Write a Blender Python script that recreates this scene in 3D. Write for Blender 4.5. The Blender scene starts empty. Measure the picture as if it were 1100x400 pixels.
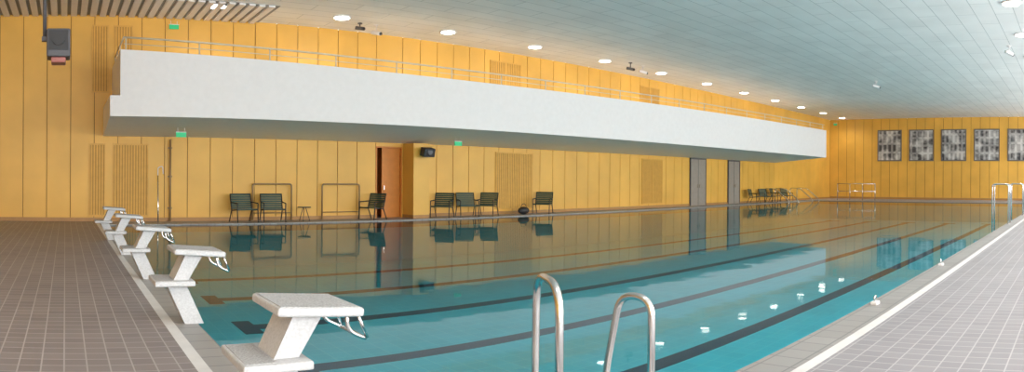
import bpy, bmesh, math
from mathutils import Vector, Matrix
import random
random.seed(4)
scene = bpy.context.scene
try:
    scene.view_settings.view_transform = 'Standard'
except Exception as e:
    print(e)

# ------------------------------------------------------------ materials
def new_mat(name):
    m = bpy.data.materials.new(name); m.use_nodes = True
    nt = m.node_tree
    return m, nt, nt.nodes['Principled BSDF']

def plain(name, col, rough=0.5, metal=0.0, noise=0.06, nscale=6.0, bump=0.0):
    m, nt, b = new_mat(name)
    b.inputs['Roughness'].default_value = rough
    b.inputs['Metallic'].default_value = metal
    tc = nt.nodes.new('ShaderNodeTexCoord')
    n = nt.nodes.new('ShaderNodeTexNoise'); n.inputs['Scale'].default_value = nscale
    n.inputs['Detail'].default_value = 4
    nt.links.new(tc.outputs['Object'], n.inputs['Vector'])
    r = nt.nodes.new('ShaderNodeValToRGB')
    c0 = [max(0, c*(1-noise)) for c in col]; c1 = [min(1, c*(1+noise)) for c in col]
    r.color_ramp.elements[0].color = (*c0, 1); r.color_ramp.elements[1].color = (*c1, 1)
    r.color_ramp.elements[0].position = .3; r.color_ramp.elements[1].position = .7
    nt.links.new(n.outputs['Fac'], r.inputs['Fac'])
    nt.links.new(r.outputs['Color'], b.inputs['Base Color'])
    if bump:
        bp = nt.nodes.new('ShaderNodeBump'); bp.inputs['Strength'].default_value = bump
        nt.links.new(n.outputs['Fac'], bp.inputs['Height'])
        nt.links.new(bp.outputs['Normal'], b.inputs['Normal'])
    return m

def tiles(name, c1, c2, grout, w, h, mortar, rough=0.5, offset=0.0, swap=False, spec=0.5):
    m, nt, b = new_mat(name)
    b.inputs['Roughness'].default_value = rough
    b.inputs['Specular IOR Level'].default_value = spec
    tc = nt.nodes.new('ShaderNodeTexCoord')
    br = nt.nodes.new('ShaderNodeTexBrick')
    br.offset = offset
    br.inputs['Scale'].default_value = 1.0
    br.inputs['Color1'].default_value = (*c1, 1)
    br.inputs['Color2'].default_value = (*c2, 1)
    br.inputs['Mortar'].default_value = (*grout, 1)
    br.inputs['Mortar Size'].default_value = mortar
    br.inputs['Mortar Smooth'].default_value = 0.1
    br.inputs['Bias'].default_value = 0
    br.inputs['Brick Width'].default_value = w
    br.inputs['Row Height'].default_value = h
    nt.links.new(tc.outputs['Object'], br.inputs['Vector'])
    n = nt.nodes.new('ShaderNodeTexNoise'); n.inputs['Scale'].default_value = .7
    n.inputs['Detail'].default_value = 5
    nt.links.new(tc.outputs['Object'], n.inputs['Vector'])
    mr = nt.nodes.new('ShaderNodeMapRange')
    mr.inputs['To Min'].default_value = .86; mr.inputs['To Max'].default_value = 1.12
    nt.links.new(n.outputs['Fac'], mr.inputs['Value'])
    mx = nt.nodes.new('ShaderNodeVectorMath'); mx.operation = 'SCALE'
    nt.links.new(br.outputs['Color'], mx.inputs[0])
    nt.links.new(mr.outputs['Result'], mx.inputs['Scale'])
    nt.links.new(mx.outputs['Vector'], b.inputs['Base Color'])
    return m

def emis(name, col, s):
    m, nt, b = new_mat(name)
    b.inputs['Base Color'].default_value = (*col, 1)
    b.inputs['Emission Color'].default_value = (*col, 1)
    b.inputs['Emission Strength'].default_value = s
    return m

YEL = plain('yellow_wall_panel', (0.76, 0.43, 0.072), .45, noise=.10, nscale=.6)
YELD = plain('yellow_wall_groove', (0.33, 0.165, 0.03), .7)
YELG = plain('yellow_grille', (0.70, 0.39, 0.068), .5)
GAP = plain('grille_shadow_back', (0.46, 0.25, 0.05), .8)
ORANGE = plain('orange_door', (0.62, 0.22, 0.03), .5)
WOOD = plain('brown_skirting', (0.42, 0.22, 0.07), .5)
WHITE = plain('white_paint', (0.78, 0.765, 0.76), .6, noise=.02)
SOFFIT = plain('soffit_grey', (0.86, 0.87, 0.86), .6, noise=.02)
FRP = plain('starting_block_gray', (0.49, 0.50, 0.51), .5, noise=.12, nscale=60, bump=.1)
FRPTOP = plain('starting_block_grip', (0.40, 0.405, 0.41), .8, noise=.35, nscale=90, bump=.3)
STEEL = plain('stainless_steel', (0.72, 0.72, 0.72), .22, metal=1.0, noise=.03)
PIPE = plain('painted_pipe', (0.60, 0.54, 0.42), .4)
DPIPE = plain('brown_pipe', (0.30, 0.19, 0.08), .4)
BLACK = plain('black_plastic', (0.02, 0.02, 0.022), .5)
DKGREY = plain('dark_grey_plastic', (0.09, 0.09, 0.10), .5)
FRAME = plain('picture_frame_grey', (0.16, 0.14, 0.12), .5)
RED = plain('red_plastic', (0.40, 0.14, 0.12), .5)
GREEN = plain('dark_green_slats', (0.035, 0.075, 0.05), .5, noise=.15)
GREYDOOR = plain('grey_door', (0.30, 0.27, 0.23), .5)
LAMP = emis('downlight_glow', (1.0, .97, .9), 14)
EXITG = emis('exit_sign_green', (0.02, .45, .18), .35)
COPING = tiles('coping_grey', (.30,.29,.28), (.34,.33,.32), (.2,.2,.2), .25, .25, .008, .45)
LINEW = plain('white_line_tile', (.70,.69,.68), .5)
DECK_L = tiles('deck_tile_left', (.225,.195,.195), (.27,.235,.23), (.42,.39,.385), .165, .165, .006, .5)
DECK_R = tiles('deck_tile_right', (.265,.255,.27), (.30,.288,.305), (.46,.44,.45), .165, .165, .006, .5)
POOLT = tiles('pool_tile_turquoise', (.05,.62,.77), (.06,.67,.82), (.17,.76,.86), .3, .3, .006, .5)
POOLDK = plain('pool_lane_line', (.005,.045,.10), .5)
CEIL = tiles('ceiling_panels', (.79,.81,.80), (.83,.85,.84), (.50,.54,.54), 2.4, .6, .012, .7, offset=.5)
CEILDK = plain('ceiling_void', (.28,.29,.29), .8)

def water_mat():
    m = bpy.data.materials.new('pool_water'); m.use_nodes = True
    nt = m.node_tree; nt.nodes.clear()
    out = nt.nodes.new('ShaderNodeOutputMaterial')
    mix = nt.nodes.new('ShaderNodeMixShader')
    fr = nt.nodes.new('ShaderNodeFresnel'); fr.inputs['IOR'].default_value = 1.21
    tr = nt.nodes.new('ShaderNodeBsdfTransparent'); tr.inputs['Color'].default_value = (.90,1,1,1)
    gl = nt.nodes.new('ShaderNodeBsdfGlossy'); gl.inputs['Roughness'].default_value = 0.035
    tc = nt.nodes.new('ShaderNodeTexCoord')
    n = nt.nodes.new('ShaderNodeTexNoise'); n.inputs['Scale'].default_value = 1.3; n.inputs['Detail'].default_value = 2
    bp = nt.nodes.new('ShaderNodeBump'); bp.inputs['Strength'].default_value = .03; bp.inputs['Distance'].default_value = .10
    L = nt.links.new
    L(tc.outputs['Object'], n.inputs['Vector']); L(n.outputs['Fac'], bp.inputs['Height'])
    L(bp.outputs['Normal'], fr.inputs['Normal']); L(bp.outputs['Normal'], gl.inputs['Normal'])
    L(fr.outputs['Fac'], mix.inputs['Fac']); L(tr.outputs[0], mix.inputs[1]); L(gl.outputs[0], mix.inputs[2])
    L(mix.outputs[0], out.inputs['Surface'])
    return m
WATER = water_mat()

def poster_mat(seed):
    """black and white photograph of a building facade: windows grid + tonal noise"""
    m, nt, b = new_mat('historic_photo_print_%d' % seed)
    b.inputs['Roughness'].default_value = .4
    L = nt.links.new
    tc = nt.nodes.new('ShaderNodeTexCoord')
    sp = nt.nodes.new('ShaderNodeSeparateXYZ'); L(tc.outputs['Object'], sp.inputs[0])
    cb = nt.nodes.new('ShaderNodeCombineXYZ'); L(sp.outputs['Y'], cb.inputs['X']); L(sp.outputs['Z'], cb.inputs['Y'])
    br = nt.nodes.new('ShaderNodeTexBrick'); br.offset = 0
    br.inputs['Scale'].default_value = 1
    br.inputs['Brick Width'].default_value = .34+.06*(seed % 3); br.inputs['Row Height'].default_value = .62+.09*(seed % 2)
    br.inputs['Mortar Size'].default_value = .09
    br.inputs['Color1'].default_value = (.03,.03,.03,1); br.inputs['Color2'].default_value = (.16,.16,.16,1)
    br.inputs['Mortar'].default_value = (.62,.62,.61,1)
    L(cb.outputs[0], br.inputs['Vector'])
    mp = nt.nodes.new('ShaderNodeMapping'); mp.inputs['Location'].default_value = (seed*3.7, seed*1.9, 0)
    L(cb.outputs[0], mp.inputs['Vector'])
    n = nt.nodes.new('ShaderNodeTexNoise'); n.inputs['Scale'].default_value = 1.2; n.inputs['Detail'].default_value = 6
    L(mp.outputs['Vector'], n.inputs['Vector'])
    r = nt.nodes.new('ShaderNodeValToRGB')
    r.color_ramp.elements[0].position = .42; r.color_ramp.elements[0].color = (.05,.05,.06,1)
    r.color_ramp.elements[1].position = .60; r.color_ramp.elements[1].color = (.66,.66,.65,1)
    L(n.outputs['Fac'], r.inputs['Fac'])
    mx = nt.nodes.new('ShaderNodeMixRGB'); mx.inputs[0].default_value = .62
    L(br.outputs['Color'], mx.inputs[1]); L(r.outputs['Color'], mx.inputs[2])
    L(mx.outputs[0], b.inputs['Base Color'])
    return m

# ------------------------------------------------------------ mesh builder
class MB:
    def __init__(self):
        self.bm = bmesh.new(); self.mats = []
    def mi(self, m):
        if m not in self.mats: self.mats.append(m)
        return self.mats.index(m)
    def box(self, a, b, mat, rot=None, bevel=0):
        a = Vector(a); b = Vector(b); c = (a+b)/2; s = b-a
        M = Matrix.Translation(c)
        if rot is not None: M = M @ rot
        M = M @ Matrix.Diagonal((abs(s.x), abs(s.y), abs(s.z), 1))
        r = bmesh.ops.create_cube(self.bm, size=1, matrix=M)
        i = self.mi(mat)
        fs = set(f for v in r['verts'] for f in v.link_faces)
        for f in fs: f.material_index = i
        if bevel:
            es = list(set(e for v in r['verts'] for e in v.link_edges))
            rr = bmesh.ops.bevel(self.bm, geom=es, offset=bevel, segments=2, affect='EDGES', profile=.5)
            for f in rr['faces']: f.material_index = i
    def prism(self, prof, lo, hi, axis, mat):
        i = self.mi(mat); n = len(prof)
        def P(p, t):
            return (t, p[0], p[1]) if axis == 'x' else (p[0], t, p[1])
        A = [self.bm.verts.new(P(p, lo)) for p in prof]
        B = [self.bm.verts.new(P(p, hi)) for p in prof]
        fs = [self.bm.faces.new(A), self.bm.faces.new(list(reversed(B)))]
        for k in range(n):
            fs.append(self.bm.faces.new((A[k], B[k], B[(k+1) % n], A[(k+1) % n])))
        for f in fs: f.material_index = i
        bmesh.ops.recalc_face_normals(self.bm, faces=fs)
    def tube(self, pts, r, mat, seg=12, cap=True):
        i = self.mi(mat); pts = [Vector(p) for p in pts]
        rings = []; up = None
        for k, p in enumerate(pts):
            if k == 0: d = pts[1]-p
            elif k == len(pts)-1: d = p-pts[k-1]
            else: d = (pts[k+1]-p).normalized() + (p-pts[k-1]).normalized()
            d.normalize()
            if up is None:
                up = d.orthogonal().normalized()
            else:
                up = (up - d*up.dot(d)).normalized()
            s = d.cross(up)
            rings.append([self.bm.verts.new(p + (up*math.cos(t)+s*math.sin(t))*r) for t in [2*math.pi*j/seg for j in range(seg)]])
        for a, b in zip(rings, rings[1:]):
            for j in range(seg):
                f = self.bm.faces.new((a[j], a[(j+1) % seg], b[(j+1) % seg], b[j])); f.smooth = True; f.material_index = i
        if cap:
            for rg in (list(reversed(rings[0])), rings[-1]):
                f = self.bm.faces.new(rg); f.material_index = i
    def cyl(self, c, r, h, mat, seg=24, axis='z', r2=None):
        R = {'z': Matrix.Identity(4), 'x': Matrix.Rotation(math.pi/2, 4, 'Y'), 'y': Matrix.Rotation(math.pi/2, 4, 'X')}[axis]
        rr = bmesh.ops.create_cone(self.bm, cap_ends=True, segments=seg, radius1=r, radius2=r if r2 is None else r2, depth=h,
                                   matrix=Matrix.Translation(c) @ R)
        i = self.mi(mat)
        for f in set(f for v in rr['verts'] for f in v.link_faces): f.material_index = i
    def cut_x(self, xs):
        for x in xs:
            bmesh.ops.bisect_plane(self.bm, geom=self.bm.verts[:]+self.bm.edges[:]+self.bm.faces[:], plane_co=(x,0,0), plane_no=(1,0,0))
    def done(self, name, loc=(0,0,0), rz=0):
        me = bpy.data.meshes.new(name); self.bm.to_mesh(me); self.bm.free()
        for m in self.mats: me.materials.append(m)
        o = bpy.data.objects.new(name, me); o.location = loc; o.rotation_euler = (0,0,rz)
        scene.collection.objects.link(o)
        return o

def smooth_path(pts, rad=.1, n=6):
    pts = [Vector(p) for p in pts]; out = [pts[0]]
    for a, b, c in zip(pts, pts[1:], pts[2:]):
        u = (a-b); v = (c-b); r = min(rad, u.length*.49, v.length*.49)
        p0 = b+u.normalized()*r; p1 = b+v.normalized()*r
        for k in range(n+1):
            t = k/n
            out.append(p0*(1-t)**2 + b*2*t*(1-t) + p1*t*t)
    out.append(pts[-1]); return out

# ------------------------------------------------------------ dimensions (metres)
X0, X1 = -8.0, 50.3
Y0, Y1 = -6.0, 20.1
ZC = 6.6
PX0, PX1, PY0, PY1 = 1.25, 44.0, 2.3, 18.9
PD = -1.35

# floor (deck with opening for the pool)
b = MB()
g = .22; w = .10
def slab(xa, ya, xb, yb, m): b.box((xa, ya, -.25), (xb, yb, 0), m)
slab(X0, Y0, PX0-g-w, Y1, DECK_L)
slab(PX0-g-w, Y0, X1, PY0-.35-w, DECK_R)
slab(PX1+g, PY0-.35-w, X1, Y1, DECK_R)
slab(PX0-g-w, PY1+g, PX1+g, Y1, DECK_R)
slab(PX0-g-w, PY0-.35-w, PX0-g, PY1+g, LINEW)
slab(PX0-g, PY0-.35-w, PX1+g, PY0-.35, LINEW)
slab(PX0-g, PY0-.35, PX1+g, PY0, COPING)
slab(PX0-g, PY1, PX1+g, PY1+g, COPING)
slab(PX0-g, PY0, PX0, PY1, COPING)
slab(PX1, PY0, PX1+g, PY1, COPING)
b.done('floor')

# pool basin
b = MB()
t = .25
b.box((PX0-t, PY0-t, PD-t), (PX1+t, PY1+t, PD), POOLT)
b.box((PX0-t, PY0-t, PD), (PX0, PY1+t, -.25), POOLT)
b.box((PX1, PY0-t, PD), (PX1+t, PY1+t, -.25), POOLT)
b.box((PX0, PY0-t, PD), (PX1, PY0, -.25), POOLT)
b.box((PX0, PY1, PD), (PX1, PY1+t, -.25), POOLT)
for k in range(6):
    y = 2.85+2.75*k
    b.box((PX0+2.0, y-.17, PD), (PX1-2.0, y+.17, PD+.006), POOLDK)
    for x in (PX0+2.0, PX1-2.0):
        b.box((x-.17, y-.5, PD), (x+.17, y+.5, PD+.007), POOLDK)
b.done('swimming_pool')
b = MB()
vs = [b.bm.verts.new(p) for p in ((PX0,PY0,-.035),(PX1,PY0,-.035),(PX1,PY1,-.035),(PX0,PY1,-.035))]
b.bm.faces.new(vs).material_index = b.mi(WATER)
b.done('pool_water')

# ceiling
b = MB()
b.box((X0, Y0, ZC), (X1, Y1, ZC+.25), CEIL)
b.done('ceiling')
b = MB()
x = X0+.05
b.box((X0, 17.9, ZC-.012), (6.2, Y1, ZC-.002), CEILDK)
while x < 6.1:
    b.box((x, 17.9, ZC-.07), (x+.19, Y1-.01, ZC-.012), WHITE)
    x += .30
b.done('ceiling_slats')

# long wall (north) with doorway
DX0, DX1, DZ = 10.55, 11.62, 2.55
b = MB()
b.box((X0, Y1+.03, 0), (DX0, Y1+.3, ZC), YELD)
b.box((DX1, Y1+.03, 0), (X1, Y1+.3, ZC), YELD)
b.box((DX0, Y1+.03, DZ), (DX1, Y1+.3, ZC), YELD)
def panels(xa, xb, za, zb, pitch):
    n = max(1, round((xb-xa)/pitch)); p = (xb-xa)/n
    for k in range(n):
        b.box((xa+k*p+.012, Y1, za), (xa+(k+1)*p-.012, Y1+.03, zb), YEL)
panels(X0, DX0, 0.0, ZC, .74); panels(DX0, DX1, DZ, ZC, .8); panels(DX1, X1, 0.0, ZC, .74)
b.box((DX0-.1, Y1+.3, -.05), (DX0, Y1+1.8, DZ+.1), ORANGE)
b.box((DX1, Y1+.3, -.05), (DX1+.1, Y1+1.8, DZ+.1), ORANGE)
b.box((DX0, Y1+1.7, -.05), (DX1, Y1+1.8, DZ+.1), ORANGE)
b.box((DX0, Y1+.3, DZ), (DX1, Y1+1.7, DZ+.1), ORANGE)
b.box((DX0, Y1, -.05), (DX1, Y1+1.7, 0), DECK_R)
b.done('wall_north')
b = MB()
b.box((DX0+.30, Y1+.1, 0.005), (DX1-.03, Y1+.15, DZ-.05), ORANGE)
b.box((DX0, Y1-.01, 0.0), (DX0+.05, Y1+.2, DZ), ORANGE)
b.box((DX1-.04, Y1-.01, 0.0), (DX1, Y1+.2, DZ), ORANGE)
b.box((DX0+.05, Y1-.01, DZ-.05), (DX1-.04, Y1+.2, DZ), ORANGE)
b.box((DX0+.36, Y1+.05, 1.0), (DX0+.38, Y1+.1, 1.14), STEEL)
b.done('door_1')
b = MB(); b.box((X0, Y1-.025, 0), (DX0, Y1-.002, .12), WOOD); b.box((DX1+.7, Y1-.025, 0), (X1, Y1-.002, .12), WOOD)
b.done('baseboard_north')
b = MB(); b.box((11.66, 19.35, 0), (12.32, Y1, 2.66), YEL); b.box((11.655, 19.34, 0), (12.325, Y1, .12), WOOD)
b.done('wall_pier')

# east wall
b = MB()
b.box((X1+.03, Y0, 0), (X1+.3, Y1+.3, ZC), YELD)
n = int((Y1-Y0)/.74); p = (Y1-Y0)/n
for k in range(n):
    b.box((X1, Y0+k*p+.016, 0), (X1+.03, Y0+(k+1)*p-.016, ZC), YEL)
b.done('wall_east')
b = MB(); b.box((X1-.03, Y0, 0), (X1-.002, Y1-.03, .16), WOOD); b.done('baseboard_east')
# west wall
b = MB(); b.box((X0-.3, Y0, 0), (X0, Y1+.3, ZC), YEL); b.done('wall_west')
# south wall, out of view: window openings added to let in daylight
b = MB()
b.box((X0-.3, Y0-.3, 0), (X1+.3, Y0, .5), WHITE)
b.box((X0-.3, Y0-.3, 5.9), (X1+.3, Y0, ZC), WHITE)
nb = 15; pitch = (X1-X0)/nb
for k in range(nb+1):
    x = X0+k*pitch
    b.box((x-.15, Y0-.3, .5), (x+.15, Y0, 5.9), WHITE)
b.done('wall_south')
gm = bpy.data.materials.new('added_window_glass'); gm.use_nodes = True
nt = gm.node_tree; nt.nodes.clear()
o_ = nt.nodes.new('ShaderNodeOutputMaterial'); mx = nt.nodes.new('ShaderNodeMixShader'); mx.inputs[0].default_value = .06
t1 = nt.nodes.new('ShaderNodeBsdfTransparent'); g1 = nt.nodes.new('ShaderNodeBsdfGlossy'); g1.inputs['Roughness'].default_value = .02
nt.links.new(t1.outputs[0], mx.inputs[1]); nt.links.new(g1.outputs[0], mx.inputs[2]); nt.links.new(mx.outputs[0], o_.inputs[0])
for k in range(nb):
    xa = X0+k*pitch+.15; xb = xa+pitch-.3
    b = MB()
    b.box((xa, Y0-.16, .5), (xb, Y0-.15, 5.9), gm)
    for z in (.5, 3.1, 5.84): b.box((xa, Y0-.2, z), (xb, Y0-.1, z+.06), DKGREY)
    for x in (xa, (xa+xb)/2-.03, xb-.06): b.box((x, Y0-.2, .56), (x+.06, Y0-.1, 5.84), DKGREY)
    b.done('added_window_%d' % (k+1))
for k in range(3):  # portals guiding sky light through the added windows
    L = bpy.data.lights.new('added_window_portal', 'AREA'); L.shape = 'RECTANGLE'; L.size = (X1-X0)/3; L.size_y = 5.4
    L.cycles.is_portal = True
    o = bpy.data.objects.new('added_window_portal', L); o.location = (X0+(k+.5)*(X1-X0)/3, Y0-.35, 3.2)
    o.rotation_euler = (math.radians(90), 0, 0)
    scene.collection.objects.link(o)

# balcony (front edge slightly off parallel; long parapet sags a little at mid span)
BX1 = 39.9
ZT = 4.84
def sag(x):
    a = math.atan(max(0, x-1.4)/17.0)/math.atan((BX1-1.4)/17.0)
    return .24*math.sin(math.pi*min(1, max(0, a)))
def skew(o):
    for v in o.data.vertices:
        if v.co.y < 19: v.co.y -= .8*(v.co.x-1.2)/40
        if v.co.z > 4.5: v.co.z -= sag(v.co.x)
cuts = [2.5+1.1*k for k in range(34)]
b = MB()
# slab + parapet form one flat fascia; the slab edge projects a little further at the left end
b.prism([(17.0,3.02),(17.0,ZT),(17.2,ZT),(17.2,3.60),(20.08,3.60),(20.08,2.68)], 1.45, BX1, 'x', WHITE)
b.prism([(17.0,3.02),(17.0,3.58),(20.08,3.58),(20.08,2.68)], 1.18, 1.45, 'x', WHITE)
b.cut_x([c for c in cuts if c < BX1-.3])
b.box((1.45, 17.2, 3.60), (1.63, 20.08, ZT), WHITE)
b.box((BX1-.18, 17.2, 3.60), (BX1, 20.08, ZT), WHITE)
bal = b.done('balcony'); skew(bal)
bal.data.materials.append(SOFFIT)
for f in bal.data.polygons:
    if f.normal.z < -.5: f.material_index = len(bal.data.materials)-1
b = MB()
x = 1.6; xs = []
while x < BX1: xs.append(x); x += 1.995
ZR = ZT+.36
for x in xs: b.tube([(x,17.1,ZT+.004),(x,17.1,ZR)], .02, PIPE, 8)
line = [1.54]+xs[1:]+[BX1-.1]
b.tube([(x,17.1,ZR) for x in line], .026, PIPE, 8)
b.tube([(x,17.1,ZR-.18) for x in line], .012, PIPE, 8)
b.tube([(1.54,17.1,ZR),(1.54,20.0,ZR)], .024, PIPE, 8)
for y in (18.2,19.2,20.0): b.tube([(1.54,y,ZT),(1.54,y,ZR)], .018, PIPE, 8)
skew(b.done('balcony_railing'))

# grilles
def grille(xa, xb, za, zb):
    b = MB()
    W = xb-xa; H = zb-za
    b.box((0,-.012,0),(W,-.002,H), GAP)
    b.box((0,-.03,0),(W,-.012,.05), YELG); b.box((0,-.03,H-.05),(W,-.012,H), YELG)
    nn = max(1, round(W/.75)); 
    for k in range(nn+1):
        x = k*W/nn; b.box((max(0,x-.03),-.032,0),(min(W,x+.03),-.012,H), YELG)
    x = .05
    while x < W-.03:
        b.box((x,-.025,.05),(x+.05,-.012,H-.05), YELG); x += .085
    b.done('vent_grille', (xa, Y1, za))
grille(.82, 1.35, 4.05, 6.25); grille(1.5, 2.1, 4.95, 6.25)
grille(.75, 1.25, .16, 2.45); grille(1.5, 2.62, .16, 2.45)
grille(15.9, 17.9, .2, 2.5)
grille(25.2, 26.9, .2, 2.5)
grille(15.6, 17.2, 5.0, 6.2)
grille(25.0, 26.6, 5.0, 6.2)

# grey doors
for k, (xa, xb) in enumerate(((29.5, 31.0), (33.6, 34.9))):
    b = MB(); W = xb-xa
    b.box((0,-.06,0),(W,-.002,2.6), GREYDOOR)
    b.box((-.06,-.08,0),(0,-.002,2.66), DKGREY); b.box((W,-.08,0),(W+.06,-.002,2.66), DKGREY); b.box((-.06,-.08,2.6),(W+.06,-.002,2.68), DKGREY)
    b.box((W/2-.01,-.07,0),(W/2+.01,-.06,2.6), DKGREY)
    b.box((W/2-.1,-.11,1.0),(W/2-.08,-.06,1.2), STEEL); b.box((W/2+.08,-.11,1.0),(W/2+.1,-.06,1.2), STEEL)
    b.done('door_%d' % (k+2), (xa, Y1, 0))

# posters on east wall
for k in range(6):
    yb = 15.9-2.66*k; ya = yb-2.05
    b = MB(); pm = poster_mat(k+1)
    b.box((-.05, 0, 0), (-.002, 2.05, 2.55), FRAME)
    b.box((-.06, .09, .09), (-.05, 1.96, 2.46), pm)
    b.done('framed_photograph', (X1, ya, 3.1))

# starting blocks
def starting_block(x, y):
    b = MB(); h = .14
    b.prism([(1.06,0),(1.24,0),(1.07,.38),(.89,.38)], -h, h, 'y', FRP)
    b.box((.76,-.24,.38),(1.14,.24,.43), FRP, bevel=.012)
    b.box((.78,-.21,.429),(.94,.21,.433), FRPTOP)
    b.prism([(.95,.43),(1.09,.43),(1.23,.67),(1.06,.67)], -h, h, 'y', FRP)
    R = Matrix.Rotation(math.radians(4), 4, 'Y')
    b.box((.94,-.235,.665),(1.43,.235,.715), FRP, rot=R, bevel=.014)
    b.box((.96,-.215,.714),(1.41,.215,.719), FRPTOP, rot=R)
    p = smooth_path([(1.35,-.17,.68),(1.36,-.17,.56),(1.48,-.17,.50),(1.48,.17,.50),(1.36,.17,.56),(1.35,.17,.68)], .05)
    b.tube(p, .012, STEEL, 10)
    b.tube([(1.41,-.17,.67),(1.48,-.165,.51)], .010, STEEL, 8)
    b.tube([(1.41,.17,.67),(1.48,.165,.51)], .010, STEEL, 8)
    b.done('starting_block', (x, y, 0))
for k in range(5): starting_block(.12-.055*k, 3.30+2.75*k)

# foreground pool ladder
b = MB()
def arch(pa, pb, ztop, lean=0.0, za=-1.0, zb=0.0):
    pa = Vector((pa[0], pa[1], 0)); pb = Vector((pb[0], pb[1], 0)); d = (pb-pa)
    d.normalize()
    raw = [pa + Vector((0,0,za)), pa + Vector((0,0,.25)), pa + d*lean + Vector((0,0,ztop)), pb + Vector((0,0,ztop)), pb+Vector((0,0,zb))]
    return smooth_path(raw, .17, 10)
b.tube(arch((2.30,2.55),(2.08,2.14), .90, .02), .021, STEEL, 16)
b.tube(arch((2.70,2.41),(2.70,2.08), .765, .11), .021, STEEL, 16)
for z in (-.9,-.6,-.3):
    b.box((2.30, 2.42, z-.015), (2.70, 2.50, z+.015), STEEL)
for p in ((2.08,2.14),(2.70,2.08)): b.cyl((p[0],p[1],.01), .05, .02, STEEL)
b.done('pool_ladder')

def rail(x, ya, yb, h, name='pool_handrail', za=0.0, zb=-1.0):
    b = MB()
    b.tube(smooth_path([(0,0,za),(0,0,h),(0,yb-ya,h),(0,yb-ya,zb)], .12), .024, STEEL, 10)
    b.cyl((0,0,.01), .05, .02, STEEL)
    b.done(name, (x, ya, 0))
rail(21.5, 2.2, 2.75, 1.35); rail(22.1, 2.2, 2.75, 1.35)
rail(27.5, 2.2, 2.75, 1.35); rail(28.2, 2.2, 2.75, 1.35)

for x in (6.9, 10.5):
    b = MB()
    b.box((-.06,-.04,0),(.06,.04,.04), WHITE, bevel=.01)
    b.tube(smooth_path([(-.035,0,.03),(-.035,0,.10),(.035,0,.10),(.035,0,.03)], .03), .009, STEEL, 8)
    b.done('lane_rope_anchor', (x, 2.2, 0))

# chairs
def chair(x, y, rz):
    b = MB(); W = .70
    for s in (-1, 1):
        xx = s*W/2
        b.tube(smooth_path([(xx,-.32,0),(xx,-.28,.42),(xx,-.30,.60),(xx,.20,.62)], .05), .018, BLACK, 8)
        b.tube(smooth_path([(xx,.34,0),(xx,.16,.38),(xx,.30,.88)], .05), .018, BLACK, 8)
        b.tube([(xx,-.28,.40),(xx,.17,.36)], .014, BLACK, 8)
    for k in range(6):
        yy = -.27+k*.078; zz = .405-k*.008
        b.box((-W/2, yy-.034, zz), (W/2, yy+.034, zz+.022), GREEN)
    for k in range(7):
        t_ = k/6; yy = .185+.11*t_; zz = .44+.41*t_
        b.box((-W/2, yy-.009, zz-.029), (W/2, yy+.009, zz+.029), GREEN, rot=Matrix.Rotation(-.24, 4, 'X'))
    b.tube([(-W/2,.30,.88),(W/2,.30,.88)], .014, BLACK, 8)
    b.done('lounge_chair', (x, y, 0), rz)
for (x, y, r) in ((5.55,19.4,.15),(6.5,19.38,-.1),(10.15,19.55,-1.2),(12.95,19.45,-.9),(14.1,19.5,-.3),(15.0,19.45,-1.0),
                  (17.9,19.45,-1.0),(35.8,19.5,.2),(37.4,19.5,-.3),(38.8,19.5,.2),(40.4,19.4,-.2)):
    chair(x, y, r)

for xa, xb in ((6.0,7.35),(8.45,9.85)):
    b = MB(); W = xb-xa
    b.tube(smooth_path([(0,0,0),(0,0,1.2),(W,0,1.2),(W,0,0)], .1), .028, DPIPE, 10)
    b.tube([(0,0,.25),(W,0,.25)], .014, DPIPE, 8)
    b.cyl((0,0,.01),.05,.02,DPIPE); b.cyl((W,0,.01),.05,.02,DPIPE)
    b.done('towel_rack', (xa, 19.97, 0))
b = MB(); b.cyl((0,0,.45), .22, .025, BLACK)
for a in range(3):
    c, s = math.cos(a*2.09), math.sin(a*2.09)
    b.tube([(c*.05,s*.05,.44),(c*.2,s*.2,0)], .012, BLACK, 8)
b.done('side_table', (7.6, 19.45, 0))
b = MB()
bmesh.ops.create_icosphere(b.bm, subdivisions=3, radius=.25, matrix=Matrix.Translation((0,0,.155)) @ Matrix.Diagonal((1.1,.6,.62,1)))
b.mi(BLACK); b.tube(smooth_path([(-.15,0,.28),(-.08,0,.42),(.08,0,.42),(.15,0,.28)], .06), .012, BLACK, 8)
b.done('sports_bag', (16.9, 19.5, 0))

b = MB(); b.tube([(0,0,0),(0,0,2.6)], .035, DPIPE, 10)
for z in (.4,1.4,2.3): b.box((-.06,-.02,z),(.06,.1,z+.05), DPIPE)
b.done('wall_pipe', (3.3, Y1-.1, 0))
b = MB(); b.tube([(0,0,0),(0.05,.45,1.45)], .02, STEEL, 8)
b.tube(smooth_path([(0.05,.45,1.45),(.05,.45,1.7),(.2,.45,1.75),(.22,.45,1.5)], .06), .015, WHITE, 8)
b.done('rescue_pole', (2.85, 19.5, 0))

def guard(p0, p1, n, h=1.0):
    b = MB(); a = Vector((0,0,0)); c = Vector((p1[0]-p0[0], p1[1]-p0[1], 0))
    for k in range(n+1):
        q = c*k/n; b.tube([q, q+Vector((0,0,h))], .03, STEEL, 8)
    for z in (h, h*.55): b.tube([a+Vector((0,0,z)), c+Vector((0,0,z))], .028, STEEL, 8)
    b.done('guard_rail', (p0[0], p0[1], 0))
guard((45.6,17.6),(45.6,14.6),3,1.25)
def steprail(x, y):
    b = MB()
    b.tube(smooth_path([(0,.9,0),(0,.9,.95),(0,.1,.9),(0,-.9,.1),(0,-.9,-1.0)], .25), .03, STEEL, 10)
    b.done('pool_handrail', (x, y, 0))
for x in (38.1, 39.6, 42.0, 43.2): steprail(x, 19.0)

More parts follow.
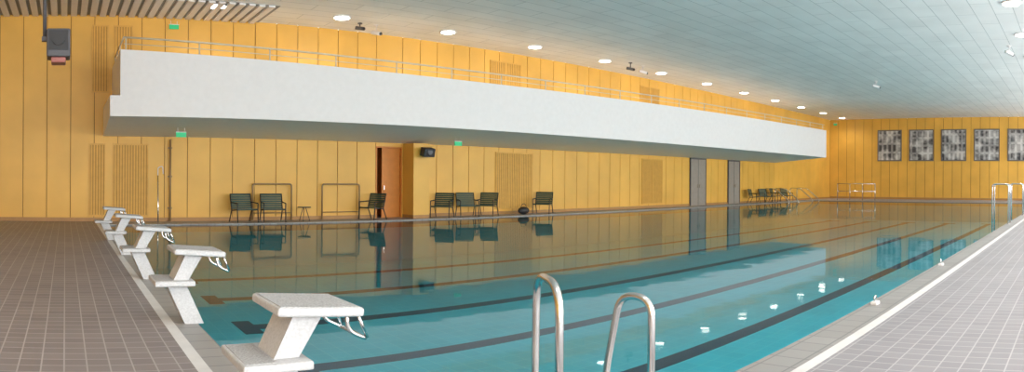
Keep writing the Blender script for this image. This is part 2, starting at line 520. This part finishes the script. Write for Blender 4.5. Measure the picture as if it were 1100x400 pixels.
b = MB()
b.tube([(-.2,0,.1),(-.2,0,2.80)], .035, DKGREY, 10)
b.cyl((-.2,0,2.78), .09, .04, DKGREY)
b.box((-.25,-.06,.06),(.0,.06,.14), DKGREY)
b.box((-.16,-.22,-.26),(.26,.22,.26), DKGREY, bevel=.03)
b.box((-.12,-.24,-.14),(.22,-.22,.22), BLACK)
b.cyl((.05,-.25,.05), .11, .03, BLACK, axis='y')
b.box((-.08,-.17,-.36),(.18,.17,-.26), RED, bevel=.02)
b.done('hanging_projector', (-.18, 11.5, 3.80))

b = MB()
b.box((-.22,-.46,-.15),(.22,-.16,.15), BLACK, rot=Matrix.Rotation(.25,4,'X'), bevel=.02)
b.cyl((0,-.47,0), .10, .02, DKGREY, axis='y')
b.box((-.04,-.2,-.04),(.04,0,.04), DKGREY)
b.done('wall_loudspeaker', (12.05, 19.35, 2.34))

def cctv(x, y, rz, dark=False, drop=.22):
    b = MB(); m = DKGREY if dark else WHITE
    b.cyl((0,0,-.015), .08, .03, m); b.tube([(0,0,0),(0,0,-drop)], .02, m, 8)
    b.box((-.08,-.18,-drop-.12),(.08,.18,-drop), m, rot=Matrix.Rotation(.25,4,'X'), bevel=.02)
    b.cyl((0,-.2,-drop-.11), .05, .05, BLACK, axis='y')
    b.done('ceiling_camera', (x, y, ZC), rz)
cctv(9.9, 18.9, .4); cctv(9.3, 18.9, .2, True, .12); cctv(21.6, 17.9, 0, True); cctv(31.3, 10.0, .5); cctv(23.9, 2.46, .8)
cctv(22.6, 18.0, 1.0)

def exit_sign(x, y, z, rz=0):
    b = MB()
    b.box((-.15,-.02,-.07),(.15,.02,.07), EXITG); b.box((-.16,-.03,.07),(.16,.03,.09), WHITE)
    b.tube([(-.1,0,.09),(-.1,0,.2)], .008, WHITE, 6); b.tube([(.1,0,.09),(.1,0,.2)], .008, WHITE, 6)
    b.done('exit_sign', (x, y, z), rz)
exit_sign(3.35, 18.4, 2.64); exit_sign(12.9, 18.4, 2.64)
exit_sign(3.4, Y1-.05, 6.25); exit_sign(X1-.1, 19.6, 6.2, math.pi/2)

def downlight(x, y, power):
    b = MB()
    b.cyl((0,0,-.02), .29, .04, WHITE); b.cyl((0,0,-.045), .24, .012, LAMP)
    b.done('ceiling_downlight', (x, y, ZC))
    L = bpy.data.lights.new('downlight_lamp', 'SPOT'); L.energy = power; L.spot_size = math.radians(150); L.spot_blend = .6
    L.shadow_soft_size = .18; L.color = (1, .93, .82)
    o = bpy.data.objects.new('downlight_lamp', L); o.location = (x, y, ZC-.07); scene.collection.objects.link(o)
for k in range(12):
    downlight(4.4+4.02*k, 18.4, 200)
for k in range(12):
    downlight(1.9+4.02*k, 1.8, 220)

# world
wd = bpy.data.worlds.new('daylight'); scene.world = wd; wd.use_nodes = True
bg = wd.node_tree.nodes['Background']; bg.inputs['Color'].default_value = (1,.985,.97,1); bg.inputs['Strength'].default_value = 9.0

# ------------------------------------------------------------ camera (stitched panorama, ~91 deg wide)
cd = bpy.data.cameras.new('camera'); cam = bpy.data.objects.new('camera', cd); scene.collection.objects.link(cam)
F = 690.0
cd.sensor_width = 36; cd.lens = 17.5; cd.clip_end = 300; cd.clip_start = .05
cd.type = 'PANO'
vals = dict(panorama_type='EQUIRECTANGULAR', longitude_min=-550/F, longitude_max=550/F, latitude_min=-207/F, latitude_max=193/F)
for tgt in (cd, getattr(cd, 'cycles', None)):
    if tgt is None: continue
    for k, v in vals.items():
        try: setattr(tgt, k, v)
        except Exception as e: pass
yaw = (550-70)/F
cam.location = (0, 0, 1.4)
cam.rotation_euler = (Matrix.Rotation(-yaw, 3, 'Z') @ Matrix.Rotation(math.pi/2, 3, 'X') @ Matrix.Rotation(.007, 3, 'Z')).to_euler()
scene.camera = cam
